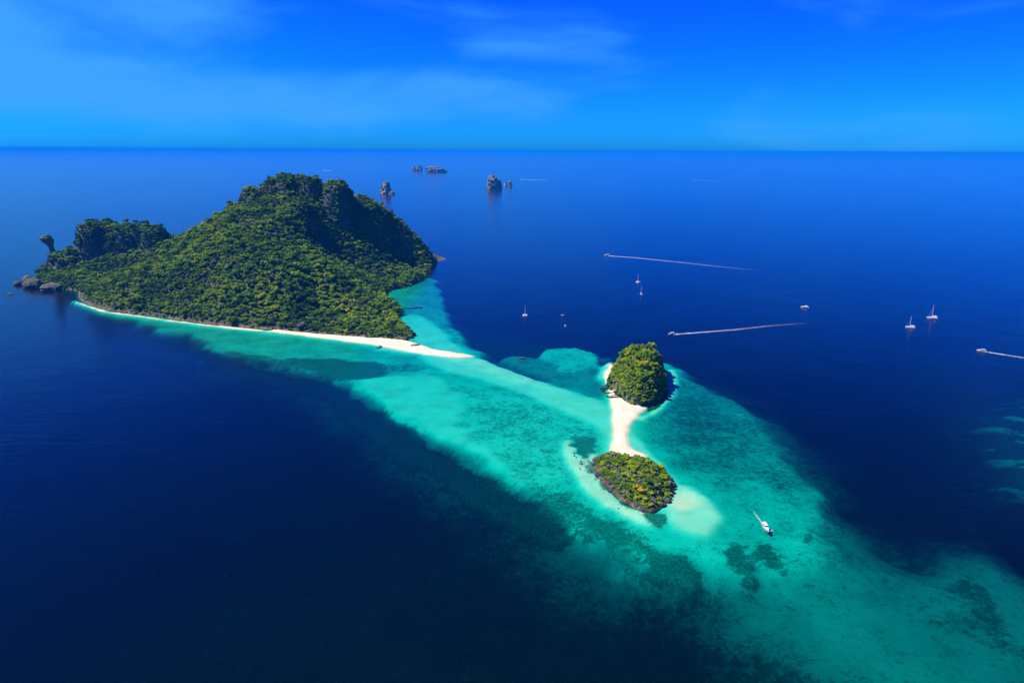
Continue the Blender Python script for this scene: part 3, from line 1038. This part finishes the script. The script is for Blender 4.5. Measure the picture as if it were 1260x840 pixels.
boulder(p[0], p[1] + 4, 0.8, 10, 6, 5, 'big whitish boulder under the trees at the back of the beach')
p = sea(476, 416)
boulder(p[0], p[1] + 5, 0.8, 7, 5, 4, 'smaller whitish boulder beside the big one behind the beach')
# rocks along and off the low islet's shore
per = mor_poly
for i in range(90):
    j = random.randrange(len(per)); a = per[j]
    out = (a - mc) / np.linalg.norm(a - mc)
    if out[1] > 0.35 and out[0] > -0.5: continue
    off = random.uniform(-2.5, 1.5)
    q = a + out * off + np.array([random.uniform(-1, 1), random.uniform(-1, 1)])
    s = random.choice((1.6, 2.2, 3.0, 4.2, 5.4))
    boulder(q[0], q[1], -0.5, s, s * random.uniform(.6, 1), s * random.uniform(.5, 1.0), 'weathered brown rock on the shore of the low islet', 'shore rocks of the low islet')
for i in range(46):
    t = random.random()
    px = 712 + 75 * t + random.gauss(0, 6); py = 562 + 62 * t + random.gauss(0, 5)
    q = sea(px, py)
    if poly_sdf(np.array([q[0]]), np.array([q[1]]), mor_poly)[0] > -1.5: continue
    s = random.uniform(1.0, 2.4)
    boulder(q[0], q[1], -0.75, s, s * .8, random.uniform(.9, 1.5), 'small dark rock standing in the shallows off the low islet', 'rocks in the shallows')


def sea_stack(px, py_base, py_top, wpx, prof, seed, label, lean=(0, 0), depth=1.0, k=18, nz=14, rough=0.34, name='sea_stack', mat=None):
    b = sea(px, py_base); Y = b[1] + 10
    top = atY(px, py_top, Y)[2]
    w = abs(atY(px + wpx / 2, py_base, Y)[0] - atY(px - wpx / 2, py_base, Y)[0])
    me = rock_mesh('rock_body', seed, prof, k, rough, mat or M_STACK, lean, nz)
    o = bpy.data.objects.new(name, me); COL.objects.link(o)
    o.location = (b[0], Y, -3); o.scale = (w, w * depth, top + 3)
    return tag(o, label, 'rock')


sea_stack(474, 238.5, 223.5, 13, [(0, .52), (.3, .48), (.7, .40), (.92, .34), (1, .2)], 301, 'tall sheer limestone stack standing alone beyond the big island', (0.10, 0))
sea_stack(482, 239, 235, 8, [(0, .5), (.5, .4), (1, .1)], 302, 'low rocky toe beside the lone sheer stack')
sea_stack(606, 233, 215.5, 13, [(0, .5), (.4, .5), (.8, .44), (1, .22)], 303, 'broad pale-faced limestone stack in the open sea')
sea_stack(614.5, 233, 220.5, 7, [(0, .5), (.5, .42), (1, .15)], 304, 'narrow dark stack against the broad pale-faced stack')
sea_stack(622, 229, 224, 4, [(0, .5), (.6, .4), (1, .15)], 305, 'small pale rock close behind the broad pale-faced stack')
sea_stack(627.5, 229, 222, 5, [(0, .5), (.6, .35), (1, .12)], 306, 'small dark pinnacle beyond the small pale rock')
sea_stack(509, 210, 205, 6, [(0, .5), (.5, .42), (1, .2)], 307, 'tiny distant rock at the end of the far islet pair')
sea_stack(515.5, 210.5, 203.5, 9, [(0, .5), (.5, .45), (1, .2)], 308, 'distant humped islet near the horizon')
sea_stack(536, 212, 204, 25, [(0, .5), (.4, .47), (.8, .34), (1, .16)], 309, 'distant long low islet near the horizon', (-0.1, 0), .5)

# the neck-and-head pillar on the western headland: bulbous head leaning out over a thin neck
hd = [(68, 330, 8.0), (67, 320, 6.0), (66, 313, 3.6), (64.5, 308, 2.7), (62.5, 303, 3.0), (60, 299, 4.2), (57.5, 295.5, 5.6), (56.5, 292.5, 5.4), (57.5, 290, 3.6), (58.5, 289, 1.6)]
YH = 1350.0
r_ = np.random.default_rng(5)
V, Fc = [], []
kk = 14
base = atY(66, 326, YH)
for (px, py, w) in hd:
    c = atY(px, py, YH)
    for q in range(kk):
        a = 2 * math.pi * q / kk
        rad = w * 1.8 * (1 + .14 * math.sin(2 * a + py * .3) + r_.normal(0, .10))
        V.append((c[0] - base[0] + rad * math.cos(a), rad * math.sin(a), c[2] - base[2] + r_.normal(0, .5)))
for i in range(len(hd) - 1):
    for q in range(kk):
        Fc.append((i * kk + q, i * kk + (q + 1) % kk, (i + 1) * kk + (q + 1) % kk, (i + 1) * kk + q))
Fc.append(tuple((len(hd) - 1) * kk + q for q in range(kk)))
pil = link_mesh('rock_pillar', V, Fc, M_ROCK)
pil.location = base
tag(pil, 'leaning knob-headed rock pillar on the western headland', 'rock')


# ------------------------------------------------------------------ boats (x forward, origin at the waterline)
def hull_mesh(L, B, D, draft, sheer=0.3, tip=0.0, n=12, stern=0.75):
    """lofted hull: sections from transom to stem with a flat deck"""
    V, Fc = [], []
    for i in range(n + 1):
        t = i / n
        x = -L / 2 + L * t
        b = B / 2 * (stern + (1 - stern) * min(1, t / .35)) * (1 - max(0, (t - .5) / .5) ** 2.2) + 0.02
        z = D * (1 + sheer * t * t) + tip * max(0, (t - .75) / .25) ** 2
        kz = -draft * (1 - max(0, (t - .6) / .4) ** 2)
        V += [(x, -b, z), (x, -b * .86, z * .35), (x, -b * .45, kz * .7), (x, 0, kz), (x, b * .45, kz * .7), (x, b * .86, z * .35), (x, b, z)]
    for i in range(n):
        for j in range(6):
            Fc.append((i * 7 + j, (i + 1) * 7 + j, (i + 1) * 7 + j + 1, i * 7 + j + 1))
        Fc.append((i * 7 + 6, (i + 1) * 7 + 6, (i + 1) * 7, i * 7))
    Fc.append((0, 1, 2, 3, 4, 5, 6))
    return V, Fc


def cabin(x0, x1, w, z0, z1, taper=0.8, rake=0.5):
    V = [(x0, -w / 2, z0), (x1, -w / 2 * .9, z0), (x1, w / 2 * .9, z0), (x0, w / 2, z0),
         (x0 + .1, -w / 2 * taper, z1), (x1 - rake, -w / 2 * taper * .9, z1), (x1 - rake, w / 2 * taper * .9, z1), (x0 + .1, w / 2 * taper, z1)]
    Fc = [(0, 1, 5, 4), (1, 2, 6, 5), (2, 3, 7, 6), (3, 0, 4, 7), (4, 5, 6, 7), (3, 2, 1, 0)]
    return V, Fc


def part(name, vf, mat, parent, off=(0, 0, 0)):
    v = [(p[0] + off[0], p[1] + off[1], p[2] + off[2]) for p in vf[0]]
    return link_mesh(name, v, vf[1], mat, parent)


def tube(p0, p1, r, r1=None, k=6):
    p0, p1 = Vector(p0), Vector(p1)
    d = (p1 - p0).normalized(); u = d.orthogonal().normalized(); w = d.cross(u)
    V = []
    for p, q in ((p0, r), (p1, r if r1 is None else r1)):
        for i in range(k):
            a = 2 * math.pi * i / k
            V.append(tuple(p + u * q * math.cos(a) + w * q * math.sin(a)))
    Fc = [(i, (i + 1) % k, k + (i + 1) % k, k + i) for i in range(k)] + [tuple(range(k))[::-1], tuple(range(k, 2 * k))]
    return V, Fc


def make_speedboat():
    t = empty('speedboat')
    part('hull', hull_mesh(11, 3.0, 1.1, .5, .35), M_WHITE, t)
    part('deck', cabin(1.4, 4.2, 1.9, 1.25, 1.75, .7, 1.2), M_WHITE, t)
    part('windscreen', cabin(.9, 1.7, 2.1, 1.2, 2.1, .85, .5), M_GLASS, t)
    c = part('canopy', cabin(-4.0, 1.2, 2.7, 2.75, 2.95, .94, .3), M_WHITE, t)
    for sx in (-3.7, .7):
        for sy in (-1.1, 1.1): part('canopy_post', tube((sx, sy, 1.0), (sx, sy, 2.8), .06), M_ALU, t)
    for sy in (-.9, .9): part('bench', cabin(-3.8, .4, .5, 1.1, 1.55, .95, .1), M_BLUE, t, (0, sy, 0))
    for sy in (-.65, .65): part('outboard_engine', cabin(-6.2, -5.4, .55, .2, 1.75, .8, .15), M_ENGINE, t, (0, sy, 0))
    return t


def make_catamaran():
    t = empty('sailing_catamaran')
    for sy in (-2.9, 2.9): part('hull', hull_mesh(14, 1.7, 1.5, .6, .1), M_WHITE, t, (0, sy, 0))
    part('bridge_deck', cabin(-5.8, 2.6, 5.6, .9, 1.62, .98, .2), M_WHITE, t)
    c = part('cabin', cabin(-3.6, 2.2, 4.6, 1.6, 2.8, .8, 1.3), M_WHITE, t)
    part('window', cabin(-3.0, 1.98, 4.66, 1.95, 2.45, .9, .75), M_GLASS, c)
    part('bimini', cabin(-6.0, -2.6, 4.2, 3.0, 3.15, .95, .1), M_WHITE, t)
    for sy in (-1.8, 1.8): part('bimini_post', tube((-5.7, sy, 1.5), (-5.7, sy, 3.05), .06), M_ALU, t)
    part('forward_beam', tube((5.6, -2.9, 1.45), (5.6, 2.9, 1.45), .14), M_ALU, t)
    part('trampoline', ([(2.6, -2.2, 1.35), (5.6, -2.2, 1.35), (5.6, 2.2, 1.35), (2.6, 2.2, 1.35), (2.6, -2.2, 1.30), (5.6, -2.2, 1.30), (5.6, 2.2, 1.30), (2.6, 2.2, 1.30)],
                        [(0, 1, 2, 3), (7, 6, 5, 4), (0, 4, 5, 1), (1, 5, 6, 2), (2, 6, 7, 3), (3, 7, 4, 0)]), M_GREYB, t)
    part('mast', tube((.8, 0, 2.6), (.5, 0, 20), .26, .16), M_ALU, t)
    part('boom', tube((.8, 0, 3.8), (-5.4, 0, 3.9), .3, .26), M_WHITE, t)
    part('furled_jib', tube((5.6, 0, 1.5), (.7, 0, 17.5), .06, .05), M_WHITE, t)
    return t


def make_sailboat():
    t = empty('sailboat')
    part('hull', hull_mesh(12, 3.8, 1.25, .6, .2, stern=.7), M_WHITE, t)
    c = part('cabin', cabin(-1.6, 2.6, 2.2, 1.2, 1.9, .8, .8), M_WHITE, t)
    part('window', cabin(-1.2, 2.2, 2.24, 1.45, 1.75, .88, .6), M_GLASS, c)
    part('cockpit', cabin(-4.8, -1.7, 2.2, 1.3, 1.5, .95, .05), M_GREYB, t)
    part('sprayhood', cabin(-2.4, -1.4, 2.2, 1.5, 2.4, .8, .4), M_BLUE, t)
    part('mast', tube((.8, 0, 1.8), (.6, 0, 18.5), .24, .15), M_ALU, t)
    part('boom', tube((.7, 0, 3.0), (-4.6, 0, 3.1), .24, .2), M_BLUE, t)
    part('furled_jib', tube((5.8, 0, 1.6), (.7, 0, 16.5), .06, .05), M_WHITE, t)
    return t


def make_yacht(L=15):
    t = empty('motor_yacht')
    s = L / 15
    part('hull', hull_mesh(15 * s, 4.4 * s, 1.8 * s, .7, .35), M_WHITE, t)
    c = part('cabin', cabin(-4.5 * s, 3.2 * s, 3.4 * s, 1.9 * s, 3.4 * s, .85, 1.8 * s), M_WHITE, t)
    part('window', cabin(-3.8 * s, 2.75 * s, 3.44 * s, 2.4 * s, 2.95 * s, .92, .8 * s), M_GLASS, c)
    part('flybridge', cabin(-3.8 * s, .8 * s, 2.6 * s, 3.4 * s, 4.2 * s, .9, .6 * s), M_WHITE, t)
    part('radar_arch', tube((-3.0 * s, 0, 4.1 * s), (-3.4 * s, 0, 5.4 * s), .12 * s), M_ALU, t)
    return t


def make_longtail(canvas):
    t = empty('longtail_boat')
    part('hull', hull_mesh(11.5, 2.1, .8, .35, .35, tip=1.3), M_WOOD, t)
    c = part('canopy', cabin(-3.6, 1.6, 2.0, 2.3, 2.45, .8, .1), canvas, t)
    for sx in (-3.3, 1.2):
        for sy in (-.8, .8): part('canopy_post', tube((sx, sy, .7), (sx, sy, 2.35), .05), M_WOOD, t)
    part('prow', tube((5.5, 0, 1.8), (6.3, 0, 3.4), .16, .09), M_WOOD, t)
    part('prow_ribbon', tube((5.8, 0, 2.2), (6.05, 0, 2.8), .26, .26), M_RIBBON, t)
    for sx in (-2.6, -1.2, .2): part('bench', cabin(sx, sx + .4, 1.7, .85, .98, 1, 0), M_WHITE, t)
    e = part('engine', cabin(-5.6, -4.9, .6, .9, 1.6, .8, .1), M_ENGINE, t)
    part('tail_shaft', tube((-5.5, 0, 1.2), (-8.4, 0, .1), .06), M_ENGINE, e)
    return t


def heading(p, q):
    """world heading from sea point p to q"""
    a, b = sea(*p), sea(*q)
    return math.atan2(b[1] - a[1], b[0] - a[0])


PROTO = {}


def boat(kind, px, py, rz, label, scale=1.0, group=None):
    mk = {'speed': make_speedboat, 'cat': make_catamaran, 'sail': make_sailboat, 'yacht': make_yacht,
          'long_p': lambda: make_longtail(M_PURPLE), 'long_b': lambda: make_longtail(M_BLUE), 'long_w': lambda: make_longtail(M_GREYB)}
    if kind not in PROTO:
        PROTO[kind] = t = mk[kind]()
    else:
        t = copy_tree(PROTO[kind])
    p = sea(px, py)
    i_ = int(np.argmin((nx_ - p[0]) ** 2 + (ny_ - p[1]) ** 2))
    on_sand = -float(DEPTH[i_]) if math.hypot(nx_[i_] - p[0], ny_[i_] - p[1]) < 4 else -9.0
    t.location = (p[0], p[1], max(0.05, on_sand + 0.32))      # beached boats rest on the sand
    t.rotation_euler = (0, 0, rz)
    t.scale = (scale,) * 3
    return tag(t, label, {'speed': 'speedboat', 'cat': 'catamaran', 'sail': 'sailboat', 'yacht': 'yacht'}.get(kind, 'longtail boat'), group)


def foam_material():
    k = NT('wake_foam')
    k.t.nodes.remove(k.b)
    fade = k.attr('fade'); edge = k.attr('edge')
    n1 = k.noise(0.5, 5, 0.65); n2 = k.noise(0.09, 3, 0.6)
    a = k.math('MULTIPLY', fade, edge)
    a = k.math('MULTIPLY', a, k.map(k.math('ADD', k.math('MULTIPLY', n1, .5), k.math('MULTIPLY', n2, .5)), 0.36, 0.60, .25, 1.0))
    df = k.n('ShaderNodeBsdfDiffuse'); df.inputs['Color'].default_value = (0.88, 0.88, 0.80, 1)
    tr = k.n('ShaderNodeBsdfTransparent')
    mx = k.n('ShaderNodeMixShader')
    k.link(a, mx.inputs[0]); k.link(tr.outputs[0], mx.inputs[1]); k.link(df.outputs[0], mx.inputs[2])
    k.link(mx.outputs[0], k.out.inputs['Surface'])
    return k.m


M_FOAM = foam_material()


def wake(pts, w0, w1, f0, f1, label, pw=1.0):
    """foam trail on the water from the stern backwards"""
    P = seas(pts)
    L = np.concatenate([[0], np.cumsum(np.linalg.norm(np.diff(P, axis=0), axis=1))])
    n = 40
    V, Fc, fa, ed = [], [], [], []
    for i in range(n + 1):
        t = i / n; s = t * L[-1]
        c = np.array([np.interp(s, L, P[:, 0]), np.interp(s, L, P[:, 1])])
        s2 = min(s + 1, L[-1]); s1 = max(s2 - 2, 0)
        d = np.array([np.interp(s2, L, P[:, 0]) - np.interp(s1, L, P[:, 0]), np.interp(s2, L, P[:, 1]) - np.interp(s1, L, P[:, 1])])
        d /= np.linalg.norm(d) + 1e-9
        nn = np.array([-d[1], d[0]])
        w = w0 + (w1 - w0) * t
        for j, e in ((-1, 0.0), (-.5, 1.0), (0, .75), (.5, 1.0), (1, 0.0)):
            q = c + nn * w * j * (1 + .12 * math.sin(i * 1.7 + j))
            V.append((q[0], q[1], 0.035)); fa.append((f0 + (f1 - f0) * t ** pw)); ed.append(e)
    for i in range(n):
        for j in range(4):
            Fc.append((i * 5 + j, (i + 1) * 5 + j, (i + 1) * 5 + j + 1, i * 5 + j + 1))
    o = link_mesh('wake', V, Fc, M_FOAM)
    for nm, vals in (('fade', fa), ('edge', ed)):
        a = o.data.attributes.new(nm, 'FLOAT', 'POINT'); a.data.foreach_set('value', vals)
    return tag(o, label, 'wake', kind='stuff')


# running speedboats and their wakes
boat('speed', 747, 314.5, heading((800, 318), (747, 314.5)), 'white speedboat at the head of the longest foam wake', 1.25)
wake([(749, 314.8), (780, 317), (830, 322), (880, 327.5), (935, 333)], 3.6, 10.0, 1.0, 0.0, 'long white wake behind the speedboat beyond the moored sailboats', .42)
boat('speed', 826, 411.5, heading((860, 409), (826, 411.5)), 'white speedboat running past the round islet', 1.0)
wake([(828, 411.4), (860, 409), (905, 405.5), (950, 400.5), (998, 397)], 2.8, 4.5, 1.0, 0.0, 'white wake curving behind the speedboat passing the round islet', .42)
boat('speed', 1208, 432, heading((1240, 437), (1208, 432)), 'white speedboat running towards the two moored catamarans', 1.0)
wake([(1210, 432.3), (1240, 437), (1290, 445)], 2.4, 4.0, 1.0, 0.25, 'white wake behind the speedboat nearing the two moored catamarans', .8)
boat('speed', 641, 220.8, heading((660, 221.6), (641, 220.8)), 'distant white speedboat beside the broad pale-faced stack', 1.6)
wake([(642, 220.9), (655, 221.4), (674, 222)], 16, 20, 1.0, 0.3, 'short distant wake beside the broad pale-faced stack', .8)
boat('speed', 396, 209.6, heading((405, 210.2), (396, 209.6)), 'distant white speedboat in the open sea behind the island summit', 1.6)
wake([(396.6, 209.7), (401, 210), (408, 210.4)], 22, 26, 1.0, 0.5, 'short distant wake in the open sea behind the island summit', .8)
wake([(852, 221.5), (870, 222.2), (888, 223.2)], 16, 18, .4, 0.1, 'faint far wake lying on the empty open sea', .8)
boat('yacht', 722.5, 186.6, 0.3, 'white ship close under the horizon', 3.0)
# speedboat over the reef by the low islet
hd_ = heading((928, 631), (944, 653))
boat('speed', 942, 649.5, hd_, 'white speedboat crossing the turquoise reef near the low islet', 0.95)
wake([(938.5, 644.5), (933, 637), (927, 629)], .9, .35, .75, 0.3, 'thin straight wake behind the speedboat on the reef')
wake([(945.5, 653.5), (942, 651.5), (937.5, 647)], .3, .8, 1.0, 0.3, 'bow wave along one side of the speedboat on the reef')
wake([(946, 653.5), (949.5, 653), (951, 651)], .3, .7, 1.0, 0.3, 'bow wave along the other side of the speedboat on the reef')
# moored boats
boat('cat', 646, 388.5, R(80), 'white catamaran moored near the small dinghies, seen from its stern', .85)
boat('cat', 785, 347.5, R(95), 'white catamaran moored next to the single-hulled sailboat', .85)
boat('sail', 789, 362, R(100), 'white single-hulled sailboat moored next to a catamaran', .9)
boat('cat', 1120, 403, R(160), 'white catamaran moored nearer the running speedboat, smaller of two', .88)
boat('cat', 1147, 391.5, R(162), 'white catamaran moored farther out, larger of two', 1.04)
boat('yacht', 990.5, 378.5, R(150), 'white motor yacht lying alone in open water', .85)
boat('speed', 692.5, 388.5, R(30), 'small white dinghy near the lone moored catamaran', .6)
boat('speed', 695.5, 401.5, R(70), 'small white dinghy between the catamaran and the pale reef patch', .7)
boat('long_p', 642, 441.5, R(178), 'dark longtail boat with purple canopy anchored beyond the sand spit', 1.0)
boat('long_b', 744, 478.3, R(172), 'dark longtail boat farthest up the sand by the round islet', 1.0, None)
boat('long_w', 748.5, 484, R(170), 'grey-roofed longtail boat between two others on the sand', 1.0)
boat('long_p', 753, 490, R(172), 'purple-roofed longtail boat beached by the round islet', 1.05)
boat('long_b', 466.5, 427.5, R(250), 'dark longtail boat with bow on the big island beach', 1.0)
boat('long_w', 511, 426, R(15), 'longtail boat afloat behind the sand spit by the cape', 1.0)

# ------------------------------------------------------------------ air
k = NT('haze_air')
k.t.nodes.remove(k.b)
pv = k.n('ShaderNodeVolumePrincipled')
pv.inputs['Color'].default_value = (0.006, 0.32, 0.95, 1)
pv.inputs['Density'].default_value = 4.6e-5
pv.inputs['Anisotropy'].default_value = 0.0
k.link(pv.outputs[0], k.out.inputs['Volume'])
haze = box_mesh('haze', -FAR - 20, FAR + 20, -FAR - 20, FAR + 20, -32.0, 262.0, k.m)
tag(haze, 'thin blue air between the viewpoint and the far sea', 'haze', kind='stuff')
